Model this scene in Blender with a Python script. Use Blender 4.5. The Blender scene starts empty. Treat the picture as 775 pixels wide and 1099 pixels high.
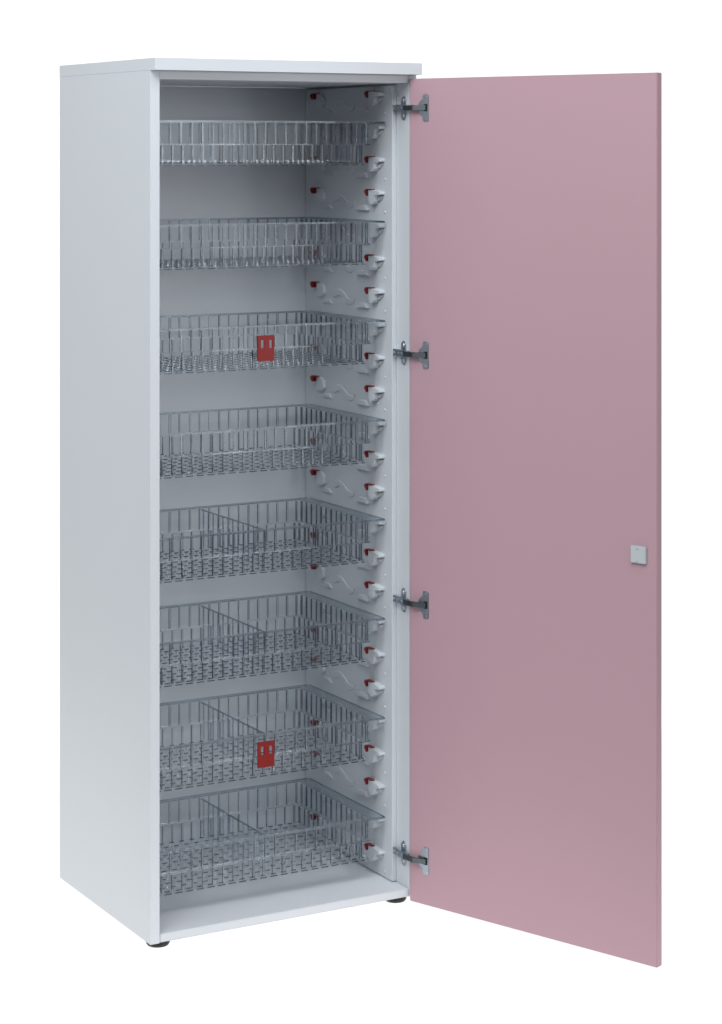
import bpy, bmesh, math, random
from mathutils import Vector, Matrix
random.seed(4)
scene = bpy.context.scene
COL = scene.collection

# ------------------------------------------------------------------ camera
H = 1.95
YAW = 0.5107
cam_data = bpy.data.cameras.new('camera')
cam = bpy.data.objects.new('camera', cam_data)
COL.objects.link(cam)
cam.location = (-1.0487 * H, -2.3579 * H, 0.8974 * H)
cam.rotation_euler = (math.radians(90), 0, -YAW)
cam_data.sensor_fit = 'VERTICAL'
cam_data.sensor_height = 36
cam_data.lens = 2446.5 / 1099 * 36
cam_data.shift_y = (160.0 - 549.5) / 1099
cam_data.clip_end = 100
scene.camera = cam
FW = Vector((math.sin(YAW), math.cos(YAW), 0))
RT = Vector((math.cos(YAW), -math.sin(YAW), 0))

# ------------------------------------------------------------------ colour management, world, lamps
scene.view_settings.view_transform = 'Standard'
scene.view_settings.look = 'None'
scene.view_settings.exposure = 0
scene.view_settings.gamma = 1
scene.cycles.max_bounces = 20
scene.cycles.diffuse_bounces = 6
scene.cycles.glossy_bounces = 8
scene.cycles.transmission_bounces = 20
scene.cycles.transparent_max_bounces = 96
scene.cycles.caustics_refractive = True

world = bpy.data.worlds.new('World')
scene.world = world
world.use_nodes = True
bg = world.node_tree.nodes['Background']
bg.inputs['Color'].default_value = (0.88, 0.94, 1.0, 1)
bg.inputs['Strength'].default_value = 0.02

FLOOR_Z = -0.012
PIVOT = Vector((0.36, 0.1, FLOOR_Z))          # middle of the made-up light table


def area_lamp(name, loc, target, sx, sy, radiance, color=(1, 1, 1)):
    d = bpy.data.lights.new(name, 'AREA')
    d.shape = 'RECTANGLE'
    d.size, d.size_y = sx, sy
    d.energy = radiance * math.pi * sx * sy
    d.color = color
    o = bpy.data.objects.new(name, d)
    COL.objects.link(o)
    o.location = loc
    o.rotation_euler = (Vector(target) - Vector(loc)).to_track_quat('-Z', 'Y').to_euler()
    return o


# two softboxes overhead in front; left, front, right and camera-side lamps are added fills
LAMP = (0.93, 0.97, 1.0)
area_lamp('overhead_softbox', (-0.7, -2.3, 4.3), (0.3, 0.0, 0.5), 3.0, 2.4, 4.7, LAMP)
area_lamp('overhead_left_softbox', (-2.6, -1.6, 4.0), (0.3, 0.0, 0.8), 2.4, 2.0, 5.0, LAMP)
area_lamp('added_high_left_fill', (-3.0, 0.3, 2.8), (0.0, 0.3, 1.4), 1.4, 1.4, 3.5, LAMP)  # added fill for the left panel, stronger towards its top
area_lamp('added_left_fill', (-3.4, -0.4, 1.5), (0.0, 0.2, 0.9), 1.4, 2.4, 1.5, LAMP)  # added fill lifting the middle of the left panel
area_lamp('added_front_fill', (1.6, -4.6, 2.4), (0.3, 0.0, 1.2), 1.6, 1.6, 3.2, LAMP)  # added fill for faces turned to the front
area_lamp('added_right_fill', (2.4, -3.6, 1.4), (0.5, -0.3, 0.8), 1.4, 2.0, 3.4, LAMP)  # added fill to brighten the door's free edge
area_lamp('added_camera_fill', (-0.6, -5.2, 2.6), (0.3, 0.0, 0.9), 1.8, 1.4, 2.0, LAMP)  # added fill from the camera side
# made-up light table: added lamps behind translucent sheets keep the ground shadowless white
TABLE_W, TABLE_NEAR, TABLE_FAR, BACK_H = 4.2, -1.02, 1.7, 2.9
c = PIVOT + FW * (TABLE_NEAR + TABLE_FAR) / 2
o = area_lamp('added_floor_whitener', c + Vector((0, 0, -0.15)), c, TABLE_W + 0.6, TABLE_FAR - TABLE_NEAR + 0.6, 0.97)
o.rotation_euler = (Matrix.Rotation(-YAW, 3, 'Z') @ Matrix.Rotation(math.pi, 3, 'X')).to_euler()
c = PIVOT + FW * (TABLE_FAR + 0.15) + Vector((0, 0, BACK_H / 2))
o = area_lamp('added_backdrop_whitener', c, c - FW, TABLE_W + 0.6, BACK_H + 0.6, 1.03)


# ------------------------------------------------------------------ materials
def new_mat(name):
    m = bpy.data.materials.new(name)
    m.use_nodes = True
    nt = m.node_tree
    return m, nt, nt.nodes['Principled BSDF']


def pbr(name, color, rough=0.5, metal=0.0, spec=0.5, vary=0.0, scale=40, bump=0.0, bscale=400):
    m, nt, b = new_mat(name)
    b.inputs['Base Color'].default_value = (*color, 1)
    b.inputs['Roughness'].default_value = rough
    b.inputs['Metallic'].default_value = metal
    b.inputs['Specular IOR Level'].default_value = spec
    tc = nt.nodes.new('ShaderNodeTexCoord')
    if vary:
        n = nt.nodes.new('ShaderNodeTexNoise')
        n.inputs['Scale'].default_value = scale
        n.inputs['Detail'].default_value = 4
        r = nt.nodes.new('ShaderNodeValToRGB')
        r.color_ramp.elements[0].color = (*[x * (1 - vary) for x in color], 1)
        r.color_ramp.elements[1].color = (*[min(1, x * (1 + vary)) for x in color], 1)
        nt.links.new(tc.outputs['Object'], n.inputs['Vector'])
        nt.links.new(n.outputs['Fac'], r.inputs['Fac'])
        nt.links.new(r.outputs['Color'], b.inputs['Base Color'])
    if bump:
        n = nt.nodes.new('ShaderNodeTexNoise')
        n.inputs['Scale'].default_value = bscale
        n.inputs['Detail'].default_value = 2
        bp = nt.nodes.new('ShaderNodeBump')
        bp.inputs['Strength'].default_value = bump
        bp.inputs['Distance'].default_value = 0.001
        nt.links.new(tc.outputs['Object'], n.inputs['Vector'])
        nt.links.new(n.outputs['Fac'], bp.inputs['Height'])
        nt.links.new(bp.outputs['Normal'], b.inputs['Normal'])
    return m


M_WHITE = pbr('white_melamine', (0.69, 0.715, 0.745), 0.42, spec=0.35, vary=0.012, scale=3, bump=0.12, bscale=700)
M_PINK = pbr('dusty_pink_laminate', (0.485, 0.306, 0.351), 0.45, spec=0.3, vary=0.012, scale=3, bump=0.12, bscale=700)
M_LINER = pbr('white_moulded_plastic', (0.675, 0.705, 0.735), 0.35, spec=0.4, vary=0.01, scale=12)
M_RED = pbr('red_plastic', (0.23, 0.009, 0.008), 0.4, spec=0.3, vary=0.05, scale=30)
M_STEEL = pbr('nickel_plated_steel', (0.54, 0.59, 0.64), 0.30, metal=1.0, vary=0.08, scale=60)
M_DARKSTEEL = pbr('dark_steel_arm', (0.15, 0.17, 0.18), 0.42, metal=1.0, vary=0.08, scale=60)  # darker steel for the link arm
M_SCREW = pbr('bright_screw_steel', (0.75, 0.78, 0.80), 0.38, metal=1.0)
M_BLACK = pbr('black_rubber_and_cup_shade', (0.012, 0.012, 0.014), 0.45, vary=0.1)  # foot rubber, and painted shade in the hinge cups
M_LOCK = pbr('silver_grey_plastic', (0.50, 0.54, 0.56), 0.35, vary=0.02)

def clear_sheet(name, tint, edge_boost):
    """thin clear wall: lets light straight through, reflects by angle"""
    m, nt, b = new_mat(name)
    nt.nodes.remove(b)
    out = nt.nodes['Material Output']
    gl = nt.nodes.new('ShaderNodeBsdfGlossy')
    gl.inputs['Roughness'].default_value = 0.22
    gl.inputs['Color'].default_value = (0.95, 0.97, 1.0, 1)
    tr = nt.nodes.new('ShaderNodeBsdfTransparent')
    tr.inputs['Color'].default_value = (*tint, 1)
    lw = nt.nodes.new('ShaderNodeLayerWeight')           # Schlick reflectance, the same on both faces
    lw.inputs['Blend'].default_value = 0.5
    pw = nt.nodes.new('ShaderNodeMath'); pw.operation = 'POWER'; pw.inputs[1].default_value = 5
    ma = nt.nodes.new('ShaderNodeMath'); ma.operation = 'MULTIPLY_ADD'
    ma.inputs[1].default_value = edge_boost
    ma.inputs[2].default_value = 0.010
    mx = nt.nodes.new('ShaderNodeMixShader')
    nt.links.new(lw.outputs['Facing'], pw.inputs[0])
    nt.links.new(pw.outputs[0], ma.inputs[0])
    nt.links.new(ma.outputs[0], mx.inputs['Fac'])
    nt.links.new(tr.outputs[0], mx.inputs[1])
    nt.links.new(gl.outputs[0], mx.inputs[2])
    nt.links.new(mx.outputs[0], out.inputs['Surface'])
    return m


def clear_solid(name, tint, through):
    """thick clear rib or rim: refracts, with part of the light passing straight"""
    m, nt, b = new_mat(name)
    nt.nodes.remove(b)
    out = nt.nodes['Material Output']
    gl = nt.nodes.new('ShaderNodeBsdfGlass')
    gl.inputs['IOR'].default_value = 1.5
    gl.inputs['Roughness'].default_value = 0.02
    gl.inputs['Color'].default_value = (*tint, 1)
    tr = nt.nodes.new('ShaderNodeBsdfTransparent')
    tr.inputs['Color'].default_value = (*tint, 1)
    mx = nt.nodes.new('ShaderNodeMixShader')
    mx.inputs['Fac'].default_value = 1 - through
    nt.links.new(tr.outputs[0], mx.inputs[1])
    nt.links.new(gl.outputs[0], mx.inputs[2])
    nt.links.new(mx.outputs[0], out.inputs['Surface'])
    return m


M_SHEET = clear_sheet('clear_plastic_sheet', (0.972, 0.977, 0.981), 0.4)
M_RIB = clear_solid('clear_plastic_rib', (0.95, 0.96, 0.967), 0.10)
M_RIM = clear_solid('clear_plastic_rim', (0.90, 0.92, 0.935), 0.40)
M_DARK_LIP = clear_solid('painted_refraction_lip', (0.76, 0.79, 0.82), 0.25)  # darker copy of the rim plastic; dark refraction put into its tint
M_DARK_LINE = clear_solid('painted_refraction_line', (0.56, 0.59, 0.63), 0.2)  # same plastic tinted dark, painting the refraction line beside each rib
M_DARK_DASH = clear_solid('painted_refraction_dash', (0.42, 0.45, 0.49), 0.1)  # dark tint stands in for internal reflection in the bottom bars

M_TABLE, nt, b = new_mat('backlit_white_stand_in')  # made-up glowing sheet, lit through by the added lamps
nt.nodes.remove(b)
out = nt.nodes['Material Output']
tl = nt.nodes.new('ShaderNodeBsdfTranslucent')
tl.inputs['Color'].default_value = (1.0, 1.0, 1.0, 1)
df = nt.nodes.new('ShaderNodeBsdfDiffuse')
df.inputs['Color'].default_value = (0.10, 0.10, 0.10, 1)
ad = nt.nodes.new('ShaderNodeAddShader')
nt.links.new(tl.outputs[0], ad.inputs[0])
nt.links.new(df.outputs[0], ad.inputs[1])
nt.links.new(ad.outputs[0], out.inputs['Surface'])


# ------------------------------------------------------------------ mesh helpers
def box(bm, x0, x1, y0, y1, z0, z1):
    v = [bm.verts.new((x, y, z)) for z in (z0, z1) for y in (y0, y1) for x in (x0, x1)]
    for f in ((0, 2, 3, 1), (4, 5, 7, 6), (0, 1, 5, 4), (2, 6, 7, 3), (0, 4, 6, 2), (1, 3, 7, 5)):
        bm.faces.new([v[i] for i in f])


def prism(bm, pts, fn, a0, a1):
    """pts: outline (u,v); fn(u,v,a) -> xyz"""
    lo = [bm.verts.new(fn(u, v, a0)) for u, v in pts]
    hi = [bm.verts.new(fn(u, v, a1)) for u, v in pts]
    n = len(pts)
    bm.faces.new(lo)
    bm.faces.new(hi[::-1])
    for i in range(n):
        j = (i + 1) % n
        bm.faces.new((lo[j], lo[i], hi[i], hi[j]))


def disc(bm, centre, axis, r, h, seg=24, r2=None):
    q = Vector(axis).to_track_quat('Z', 'Y').to_matrix()
    r2 = r if r2 is None else r2
    c = Vector(centre)
    ring = lambda rr, hh: [bm.verts.new(c + q @ Vector((rr * math.cos(2 * math.pi * i / seg), rr * math.sin(2 * math.pi * i / seg), hh))) for i in range(seg)]
    a, d = ring(r, 0), ring(r2, h)
    bm.faces.new(a[::-1])
    bm.faces.new(d)
    for i in range(seg):
        j = (i + 1) % seg
        bm.faces.new((a[i], a[j], d[j], d[i]))


def lattice(bm, us, vs, full, fn, a0, a1):
    """watertight slab made of the cells of a grid for which full(i,j) is true"""
    nu, nv = len(us) - 1, len(vs) - 1
    F = [[bool(full(i, j)) for j in range(nv)] for i in range(nu)]
    cache = {}

    def V(i, j, k):
        key = (i, j, k)
        if key not in cache:
            cache[key] = bm.verts.new(fn(us[i], vs[j], a1 if k else a0))
        return cache[key]
    g = lambda i, j: 0 <= i < nu and 0 <= j < nv and F[i][j]
    for i in range(nu):
        for j in range(nv):
            if not F[i][j]:
                continue
            bm.faces.new((V(i, j, 0), V(i, j + 1, 0), V(i + 1, j + 1, 0), V(i + 1, j, 0)))
            bm.faces.new((V(i, j, 1), V(i + 1, j, 1), V(i + 1, j + 1, 1), V(i, j + 1, 1)))
            if not g(i - 1, j):
                bm.faces.new((V(i, j, 0), V(i, j, 1), V(i, j + 1, 1), V(i, j + 1, 0)))
            if not g(i + 1, j):
                bm.faces.new((V(i + 1, j, 0), V(i + 1, j + 1, 0), V(i + 1, j + 1, 1), V(i + 1, j, 1)))
            if not g(i, j - 1):
                bm.faces.new((V(i, j, 0), V(i + 1, j, 0), V(i + 1, j, 1), V(i, j, 1)))
            if not g(i, j + 1):
                bm.faces.new((V(i, j + 1, 0), V(i, j + 1, 1), V(i + 1, j + 1, 1), V(i + 1, j + 1, 0)))


def obj(name, bm, mat, parent=None, bevel=0.0, smooth=True, seg=2):
    bmesh.ops.recalc_face_normals(bm, faces=bm.faces)
    if bevel:
        es = [e for e in bm.edges if len(e.link_faces) == 2 and e.calc_face_angle(0) > math.radians(40)]
        bmesh.ops.bevel(bm, geom=es, offset=bevel, segments=seg, affect='EDGES', clamp_overlap=True)
    me = bpy.data.meshes.new(name)
    bm.to_mesh(me)
    bm.free()
    me.materials.append(mat)
    if smooth:
        me.shade_smooth()
        me.set_sharp_from_angle(angle=math.radians(32))
    o = bpy.data.objects.new(name, me)
    COL.objects.link(o)
    if parent:
        o.parent = parent
    return o


def compound(name, pieces, parent=None):
    """one mesh out of several (bmesh, material, bevel) pieces"""
    out = bmesh.new()
    mats = []
    for bm, mat, bev in pieces:
        bmesh.ops.recalc_face_normals(bm, faces=bm.faces)
        if bev:
            es = [e for e in bm.edges if len(e.link_faces) == 2 and e.calc_face_angle(0) > math.radians(40)]
            bmesh.ops.bevel(bm, geom=es, offset=bev, segments=2, affect='EDGES', clamp_overlap=True)
        if mat not in mats:
            mats.append(mat)
        for f in bm.faces:
            f.material_index = mats.index(mat)
        tmp = bpy.data.meshes.new('tmp')
        bm.to_mesh(tmp)
        bm.free()
        out.from_mesh(tmp)
        bpy.data.meshes.remove(tmp)
    me = bpy.data.meshes.new(name)
    out.to_mesh(me)
    out.free()
    for m in mats:
        me.materials.append(m)
    me.shade_smooth()
    me.set_sharp_from_angle(angle=math.radians(32))
    o = bpy.data.objects.new(name, me)
    COL.objects.link(o)
    if parent:
        o.parent = parent
    return o


def empty(name, loc=(0, 0, 0), label=None, cat=None, group=None):
    o = bpy.data.objects.new(name, None)
    o.empty_display_size = 0.1
    COL.objects.link(o)
    o.location = loc
    if label:
        o['label'] = label
        o['category'] = cat
    if group:
        o['group'] = group
    return o


def B():
    return bmesh.new()


# ------------------------------------------------------------------ setting: made-up white light table and backdrop
rot = Matrix.Rotation(-YAW, 4, 'Z')
bm = B()
vs = [bm.verts.new((x, y, 0)) for x, y in ((-TABLE_W / 2, TABLE_NEAR), (TABLE_W / 2, TABLE_NEAR), (TABLE_W / 2, TABLE_FAR), (-TABLE_W / 2, TABLE_FAR))]
bm.faces.new(vs)
o = obj('floor', bm, M_TABLE)
o.location = PIVOT
o.rotation_euler = (0, 0, -YAW)
o['kind'] = 'structure'
bm = B()
vs = [bm.verts.new((x, 0, z)) for x, z in ((-TABLE_W / 2, 0.0), (TABLE_W / 2, 0.0), (TABLE_W / 2, BACK_H), (-TABLE_W / 2, BACK_H))]
bm.faces.new(vs)
o = obj('backdrop', bm, M_TABLE)
o.location = PIVOT + FW * TABLE_FAR
o.rotation_euler = (0, 0, -YAW)
o['kind'] = 'structure'

# ------------------------------------------------------------------ cabinet
W, D = 0.680, 0.533
XL, XR = 0.0227, 0.661            # inner faces of the side panels
cab = empty('storage_cabinet', (0, 0, 0),
            'tall white medical storage cabinet with one open dusty pink door', 'cabinet')
bm = B(); box(bm, 0, XL, 0, D, 0, 1.9232); obj('side_panel', bm, M_WHITE, cab, 0.0006)
bm = B(); box(bm, XR, W, 0, D, 0, 1.9232); obj('side_panel', bm, M_WHITE, cab, 0.0006)
bm = B(); box(bm, 0.0, W + 0.0003, -0.0265, D + 0.001, 1.9233, 1.9503); obj('worktop', bm, M_WHITE, cab, 0.0004, seg=1)
bm = B(); box(bm, XL + 0.0002, XR - 0.0002, 0.001, D - 0.02, 1.9045, 1.9230); obj('top_panel', bm, M_WHITE, cab, 0.001)
bm = B(); box(bm, XL + 0.0002, XR - 0.0002, 0.001, D - 0.02, 0.0005, 0.0190); obj('bottom_panel', bm, M_WHITE, cab, 0.0022, seg=3)
bm = B(); box(bm, XL + 0.0002, XR - 0.0002, 0.500, 0.508, 0.0195, 1.904); obj('back_panel', bm, M_WHITE, cab)
for fx, fy in ((0.032, 0.030), (0.640, 0.030), (0.046, 0.478), (0.640, 0.478)):
    bm = B()
    disc(bm, (fx, fy, FLOOR_Z), (0, 0, 1), 0.0235, 0.005, 28, 0.0265)
    disc(bm, (fx, fy, FLOOR_Z + 0.005), (0, 0, 1), 0.0265, 0.0065, 28, 0.0255)
    obj('foot', bm, M_BLACK, cab)

# ---- moulded side liners with runner hooks
PITCH = 0.23480
Z0 = 1.8819
ROW = PITCH / 3
SX = 0.649                       # liner surface on the hinge side


def liner(mirror):
    dk = 0.5 if mirror else 1.0
    sx = (lambda x: x) if not mirror else (lambda x: XL + XR - x)
    bm = B()
    fn = lambda u, v, a: (sx(a), u, v)
    # base sheet, with a bent-back front flange
    prism(bm, [(0.060, 0.0215), (0.497, 0.0215), (0.497, 1.900), (0.060, 1.900)], fn, SX, XR - 0.0004)
    stops = []
    for j in range(24):
        z = Z0 - ROW * j
        e = 0.0004
        def P(pts, depth):
            prism(bm, [(u, z + v) for u, v in pts], fn, SX - depth * dk, SX + e)
        # front hook: guide block running into a rounded catch
        P([(0.0945, -0.005), (0.118, -0.0085), (0.121, -0.022), (0.128, -0.029), (0.140, -0.029), (0.1470, -0.020),
           (0.1470, 0.0050), (0.120, 0.0050), (0.0945, 0.0015)], 0.016)
        P([(0.100, -0.0095), (0.117, -0.0095), (0.121, -0.021), (0.112, -0.020)], 0.006)
        # ledge below it
        P([(0.166, -0.044), (0.222, -0.044), (0.208, -0.033), (0.178, -0.032)], 0.009)
        # wavy guide in the middle
        wave = [(0.238, -0.022), (0.252, -0.028), (0.270, -0.027), (0.284, -0.019), (0.303, -0.009), (0.322, -0.006), (0.340, -0.011), (0.354, -0.024)]
        under = [(0.338, -0.028), (0.318, -0.021), (0.300, -0.024), (0.282, -0.037), (0.262, -0.042), (0.244, -0.036)]
        P(wave + under, 0.0030)
        # rear hook
        P([(0.388, -0.022), (0.398, -0.030), (0.413, -0.029), (0.4210, -0.018), (0.4210, 0.0045), (0.404, 0.0045), (0.390, -0.004)], 0.009)
        P([(0.352, -0.044), (0.402, -0.044), (0.390, -0.035), (0.366, -0.034)], 0.005)
        # screw caps
        if j % 3 != 1:
            disc(bm, (sx(SX + e), 0.0935, z - 0.047), (1 if mirror else -1, 0, 0), 0.0042, 0.0022, 12, 0.003)
        if j % 3 != 1:
            stops.append(z)
    ln = obj('side_liner', bm, M_LINER, cab, 0.0009, seg=1)
    for z in stops:
        for y, s in ((0.1495, 0.85), (0.4265, 0.8)):
            rb = B()
            prism(rb, [(y + u * s, z + v * s) for u, v in
                       ((-0.024, 0.0090), (0.008, 0.0090), (0.0175, 0.0020), (0.006, -0.0110), (-0.0005, -0.0085), (-0.0020, 0.0066), (-0.024, 0.0066))],
                  fn, SX - 0.0185 * dk, SX - 0.0070 * dk)
            obj('stop_clip', rb, M_RED, ln, 0.0006)
    return ln


liner(False)
liner(True)

# ---- door, swung open on the hinge side
HX, HY, DA, DW, DT = 0.6574, -0.008, 1.2093, 0.680, 0.0193
dv = Vector((math.cos(DA), -math.sin(DA), 0))
nv = Vector((math.sin(DA), math.cos(DA), 0))
HP = Vector((HX, HY, 0))
DZ0, DZ1 = -0.0059, 1.9143
dfn = lambda d, z, a: HP + dv * d + nv * a + Vector((0, 0, z))     # a: away from the inner face
bm = B()
prism(bm, [(0, DZ0), (DW, DZ0), (DW, DZ1), (0, DZ1)], dfn, 0, DT)
door = obj('door', bm, M_PINK, cab, 0.0012)
# lock plate with two screws
bm = B()
LD0, LD1, LZ0, LZ1 = 0.6165, 0.6545, 0.8570, 0.8940
prism(bm, [(LD0, LZ0), (LD1, LZ0), (LD1, LZ1), (LD0, LZ1)], dfn, -0.007, -0.0003)
lock = obj('lock_plate', bm, M_LOCK, door, 0.0012)
for zz in (0.8620, 0.8890):
    sc = B()
    disc(sc, dfn(0.6345, zz, -0.0068), -nv, 0.0026, 0.0010, 16, 0.0024)
    obj('screw', sc, M_SCREW, door)

# ---- hinges
for hz in (1.8462, 1.2713, 0.6912, 0.0965):
    hg = B()
    # butterfly plate on the side panel
    pts = []
    for sgn in (1, -1):
        for t in range(0, 181, 20):
            a = math.radians(t if sgn > 0 else t + 180)
            pts.append((0.0235 + 0.0105 * math.cos(a), hz + sgn * 0.0175 + 0.0105 * math.sin(a)))
    prism(hg, pts, lambda u, v, a: (a, u, v), XR - 0.0028, XR - 0.0003)
    hinge = obj('hinge', hg, M_STEEL, cab, 0.0005)
    for s in (1, -1):
        sb = B()
        disc(sb, (XR - 0.0026, 0.0235, hz + s * 0.0185), (-1, 0, 0), 0.0046, 0.0016, 16, 0.0036)
        obj('screw', sb, M_SCREW, hinge)
    # arm: slotted channel lying on the panel, forked at its rear end
    ab = B()
    us = [-0.004, 0.036, 0.045, 0.056]
    vv = [hz - 0.0075, hz - 0.0030, hz + 0.0030, hz + 0.0075]
    lattice(ab, us, vv, lambda i, j: not (i == 2 and j == 1), lambda u, v, a: (a, u, v), XR - 0.0125, XR - 0.0032)
    for zz, yy in ((hz, 0.032), (hz, 0.014)):
        disc(ab, (XR - 0.0123, yy, zz), (-1, 0, 0), 0.0032, 0.0016, 14, 0.0028)
    obj('hinge_channel', ab, M_STEEL, hinge, 0.0007)
    # link swung out to the cup in the door
    p0 = Vector((XR - 0.013, 0.004, hz))
    p1 = HP + dv * 0.050 - nv * 0.004 + Vector((0, 0, hz))
    pm = HP + dv * 0.020 - nv * 0.0125 + Vector((0, 0, hz))
    lb = B()
    for a, b_ in ((p0, pm), (pm, p1)):
        t = (b_ - a).normalized()
        s = Vector((t.y, -t.x, 0))
        q = [a - t * 0.001, b_ + t * 0.001]
        prism(lb, [(-0.0028, -0.0058), (0.0028, -0.0058), (0.0028, 0.0058), (-0.0028, 0.0058)],
              lambda u, v, w: q[w] + s * u + Vector((0, 0, v)), 0, 1)
    for zz in (0.0066, -0.0066):
        disc(lb, pm + Vector((0, 0, -0.0066)), (0, 0, 1), 0.0032, 0.0132, 14)
        break
    obj('hinge_arm', lb, M_DARKSTEEL, hinge, 0.0006)
    # cup flange screwed to the door
    fb = B()
    fl = [(0.0275, -0.010), (0.0345, -0.0175), (0.0385, -0.0185), (0.0400, -0.0290), (0.0425, -0.0315), (0.0545, -0.0315), (0.0570, -0.0290),
          (0.0570, 0.0290), (0.0545, 0.0315), (0.0425, 0.0315), (0.0400, 0.0290), (0.0385, 0.0185), (0.0345, 0.0175), (0.0275, 0.010)]
    prism(fb, [(d, hz + z) for d, z in fl], dfn, -0.0020, -0.0003)
    for s in (1, -1):
        disc(fb, dfn(0.0485, hz + s * 0.0255, -0.0019), -nv, 0.0036, 0.0010, 14, 0.003)
    obj('hinge_flange', fb, M_STEEL, hinge, 0.0004)
    cb = B()  # raised black block painted in for the cup's shaded hollow
    prism(cb, [(0.0435, hz - 0.0085), (0.0535, hz - 0.0085), (0.0535, hz + 0.0085), (0.0435, hz + 0.0085)], dfn, -0.0030, -0.0021)
    obj('hinge_cup_shade', cb, M_BLACK, hinge)

# ------------------------------------------------------------------ clear baskets
RX0, RX1, RY0, RY1 = 0.0362, 0.6415, 0.080, 0.460      # rim outline
UX0, UX1, UY0, UY1 = 0.050, 0.608, 0.087, 0.448        # upper walls
LX0, LX1, LY0, LY1 = 0.061, 0.597, 0.097, 0.438        # lower walls and bottom
BH = 0.101                                              # height


def ring(bm, o, i, z0, z1, rad=0.012):
    """flat ring between two rounded rectangles"""
    def rr(r, c):
        x0, x1, y0, y1 = r
        p = []
        for cx, cy, s in ((x1 - c, y1 - c, 0), (x0 + c, y1 - c, 90), (x0 + c, y0 + c, 180), (x1 - c, y0 + c, 270)):
            for k in range(0, 91, 15):
                a = math.radians(s + k)
                p.append((cx + c * math.cos(a), cy + c * math.sin(a)))
        return p
    po, pi_ = rr(o, rad), rr(i, max(0.003, rad * 0.6))
    n = len(po)
    vo = [[bm.verts.new((x, y, z)) for x, y in po] for z in (z0, z1)]
    vi = [[bm.verts.new((x, y, z)) for x, y in pi_] for z in (z0, z1)]
    for k in range(n):
        m = (k + 1) % n
        bm.faces.new((vo[0][k], vo[0][m], vo[1][m], vo[1][k]))
        bm.faces.new((vi[0][m], vi[0][k], vi[1][k], vi[1][m]))
        bm.faces.new((vo[1][k], vo[1][m], vi[1][m], vi[1][k]))
        bm.faces.new((vo[0][m], vo[0][k], vi[0][k], vi[0][m]))


rnd = random.Random(11)


def ribs(bm, edge, a0, a1, z0, z1, fn, t0, t1, n, w=0.0050, proud=1):
    """n+1 upright ribs between a0 and a1, standing proud of t0 (proud=1) or t1 (-1); each has a narrow strip tinted dark to imitate refraction"""
    p = (a1 - a0 - w) / n
    base, tip = (t0, t1) if proud > 0 else (t1, t0)
    for i in range(n + 1):
        u = a0 + i * p + w / 2
        q0, q1 = u - w * rnd.uniform(0.40, 0.52), u + w * rnd.uniform(0.34, 0.52)
        qm = q0 + 0.0010
        h0, h1 = rnd.uniform(0.45, 1.0), rnd.uniform(0.35, 1.0)
        at = lambda h: base + (tip - base) * h
        prism(bm, [(qm + 0.0001, base), (q1, base), (q1, at(h1)), (qm + 0.0001, at(h0))], lambda q, t, z: fn(q, z, t), z0, z1)
        prism(edge, [(q0, base), (qm, base), (qm, at(h0)), (q0, at(h0 * 0.9))], lambda q, t, z: fn(q, z, t), z0, z1)


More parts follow.
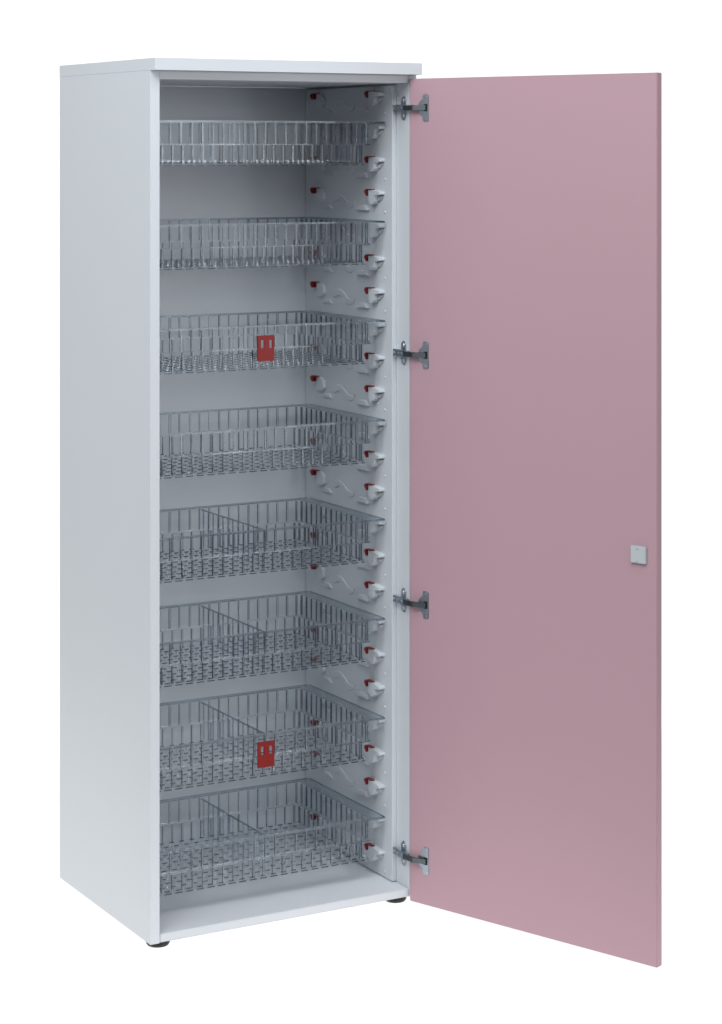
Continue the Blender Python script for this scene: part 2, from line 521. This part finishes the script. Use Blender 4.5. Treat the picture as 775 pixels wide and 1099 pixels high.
def make_basket():
    root = empty('clear_basket')
    zt = BH                                              # local z = 0 at the bottom
    zm = zt - 0.053
    fx = lambda u, v, a: (u, a, v)
    fy = lambda u, v, a: (a, u, v)
    fl, lip, front = B(), B(), B()
    ring(fl, (RX0, RX1, RY0, RY1), (UX0 + 0.003, UX1 - 0.003, UY0 + 0.003, UY1 - 0.003), zt - 0.0026, zt - 0.0004)
    box(lip, RX0 - 0.0002, RX0 + 0.0028, RY0 + 0.001, RY1 - 0.001, zt - 0.0050, zt)
    box(lip, RX1 - 0.0028, RX1 + 0.0002, RY0 + 0.001, RY1 - 0.001, zt - 0.0050, zt)
    box(lip, RX0 + 0.004, RX1 - 0.004, RY1 - 0.0002, RY1 + 0.0030, zt - 0.0050, zt)
    box(lip, RX1 - 0.026, RX1 - 0.001, RY0 - 0.0030, RY0 - 0.0002, zt - 0.0050, zt)
    box(front, RX0 + 0.004, RX1 - 0.0265, RY0 - 0.0030, RY0 - 0.0002, zt - 0.0046, zt)
    compound('rim', [(fl, M_RIM, 0.0004), (lip, M_DARK_LIP, 0.0012), (front, M_RIM, 0.0012)], root)
    # thin upper and lower walls with the step between them
    bm = B()
    ring(bm, (UX0, UX1, UY0, UY1), (UX0 + 0.002, UX1 - 0.002, UY0 + 0.002, UY1 - 0.002), zm, zt - 0.0032, 0.008)
    ring(bm, (LX0, LX1, LY0, LY1), (LX0 + 0.002, LX1 - 0.002, LY0 + 0.002, LY1 - 0.002), 0.0024, zm - 0.0026, 0.008)
    sheet, bm, cut = bm, B(), B()
    ring(bm, (UX0, UX1, UY0, UY1), (LX0 + 0.002, LX1 - 0.002, LY0 + 0.002, LY1 - 0.002), zm - 0.0024, zm - 0.0002, 0.006)
    nx, ny = 20, 13
    T = 0.0046
    for z0, z1, (x0, x1, y0, y1) in ((zm + 0.0002, zt - 0.0034, (UX0, UX1, UY0, UY1)), (0.003, zm - 0.0028, (LX0, LX1, LY0, LY1))):
        ribs(bm, cut, x0 + 0.010, x1 - 0.010, z0, z1, fx, y0 + 0.0022, y0 + 0.0022 + T, nx)
        ribs(bm, cut, x0 + 0.010, x1 - 0.010, z0, z1, fx, y1 - 0.0022 - T, y1 - 0.0022, nx, proud=-1)
        ribs(bm, cut, y0 + 0.012, y1 - 0.012, z0, z1, fy, x0 + 0.0022, x0 + 0.0022 + T, ny)
        ribs(bm, cut, y0 + 0.012, y1 - 0.012, z0, z1, fy, x1 - 0.0022 - T, x1 - 0.0022, ny, proud=-1)
    compound('basket_wall', [(sheet, M_SHEET, 0), (bm, M_RIB, 0.0004), (cut, M_DARK_LINE, 0)], root)
    # bottom: thin sheet with staggered raised bars and front feet, refraction darkness put in their tint
    bm = B()
    box(bm, LX0, LX1, LY0, LY1, 0.0, 0.0022)
    sheet, bm, edge = bm, B(), B()
    rows = 13
    p = (LX1 - LX0) / nx
    for r in range(rows):
        y = LY0 + 0.006 + (LY1 - LY0 - 0.012) * r / (rows - 1)
        for i in range(nx + 1):
            x = LX0 + p * i
            x0, x1 = max(LX0 + 0.001, x - 0.0060), min(LX1 - 0.001, x + 0.0060)
            if x1 - x0 < 0.004:
                continue
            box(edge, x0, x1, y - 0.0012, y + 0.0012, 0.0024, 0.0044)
            if r < rows - 1 and i < nx:
                box(bm, x + p / 2 - 0.0018, x + p / 2 + 0.0018, y - 0.0018, y + 0.0018, 0.0024, 0.0100)
    for i in range(nx + 1):
        x = LX0 + p * i
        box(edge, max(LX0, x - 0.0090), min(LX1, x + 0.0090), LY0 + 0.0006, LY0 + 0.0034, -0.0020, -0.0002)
    compound('basket_bottom', [(sheet, M_SHEET, 0), (bm, M_RIB, 0.0008), (edge, M_DARK_DASH, 0.0003)], root)
    return root


def copy_tree(o, parent=None):
    c_ = o.copy()
    COL.objects.link(c_)
    if parent:
        c_.parent = parent
    for ch in list(o.children):
        copy_tree(ch, c_)
    return c_


ORD = ['topmost clear plastic basket, directly under the cabinet top',
       'second clear plastic basket from the top of the cabinet',
       'clear plastic basket in the upper half carrying a red label holder',
       'clear plastic basket right below the upper basket with the red label holder',
       'fifth clear plastic basket from the top, faint divider inside',
       'clear divided plastic basket just above the lower one with the red holder',
       'clear divided plastic basket second from bottom with a red label holder',
       'lowest clear divided plastic basket, just above the cabinet floor']
proto = make_basket()
bz = []
for k in range(8):
    r = proto if k == 0 else copy_tree(proto)
    z = 1.8150 - PITCH * k - BH
    r.location = (0, 0, z)
    r['label'] = ORD[k]
    r['category'] = 'basket'
    r['group'] = 'clear baskets on the cabinet runners'
    bz.append(z)

# ---- dividers standing in the lower baskets
bm = B()
fy = lambda u, v, a: (a, u, v)
sheet, rb, bar, cut = bm, B(), B(), B()
box(sheet, 0.3298, 0.3318, 0.1030, 0.4340, 0.0075, BH - 0.006)
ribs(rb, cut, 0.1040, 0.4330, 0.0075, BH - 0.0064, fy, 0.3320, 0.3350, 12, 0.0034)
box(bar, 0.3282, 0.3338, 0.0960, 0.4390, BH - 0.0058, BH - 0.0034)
div0 = compound('basket_divider', [(sheet, M_SHEET, 0), (rb, M_RIB, 0.0003), (cut, M_DARK_LIP, 0), (bar, M_DARK_LIP, 0.0010)])
DL = {4: 'clear upright divider inside the fifth basket from the top',
      5: 'clear upright divider in the basket above the lower red label holder',
      6: 'clear upright divider in the basket carrying the lower red label holder',
      7: 'clear upright divider inside the lowest basket'}
for n, k in enumerate((4, 5, 6, 7)):
    d = div0 if n == 0 else copy_tree(div0)
    d.location = (0, 0, bz[k])
    d['label'] = DL[k]
    d['category'] = 'divider'
    d['group'] = 'clear dividers in the lower baskets'

# ---- red label holders clipped on two basket fronts
bm = B()
hx0, hw, hh = 0.3055, 0.0430, 0.0590
us = [hx0 + hw * t for t in (0, 0.20, 0.37, 0.70, 0.87, 1)]
vv = [hh * t for t in (0, 0.50, 0.82, 1)]
lattice(bm, us, vv, lambda i, j: not (j == 1 and i in (1, 3)), lambda u, v, a: (u, a, v), 0.0815, 0.0850)
hold0 = obj('label_holder', bm, M_RED, None, 0.0007)
for n, (zb, lab) in enumerate(((1.2625, 'red plastic label holder on the upper tagged basket, third from top'),
                               (0.3285, 'red plastic label holder on the lower tagged basket, second from bottom'))):
    d = hold0 if n == 0 else hold0.copy()
    if n:
        COL.objects.link(d)
    d.location = (0, 0, zb)
    d['label'] = lab
    d['category'] = 'label holder'
    d['group'] = 'red label holders on the baskets'
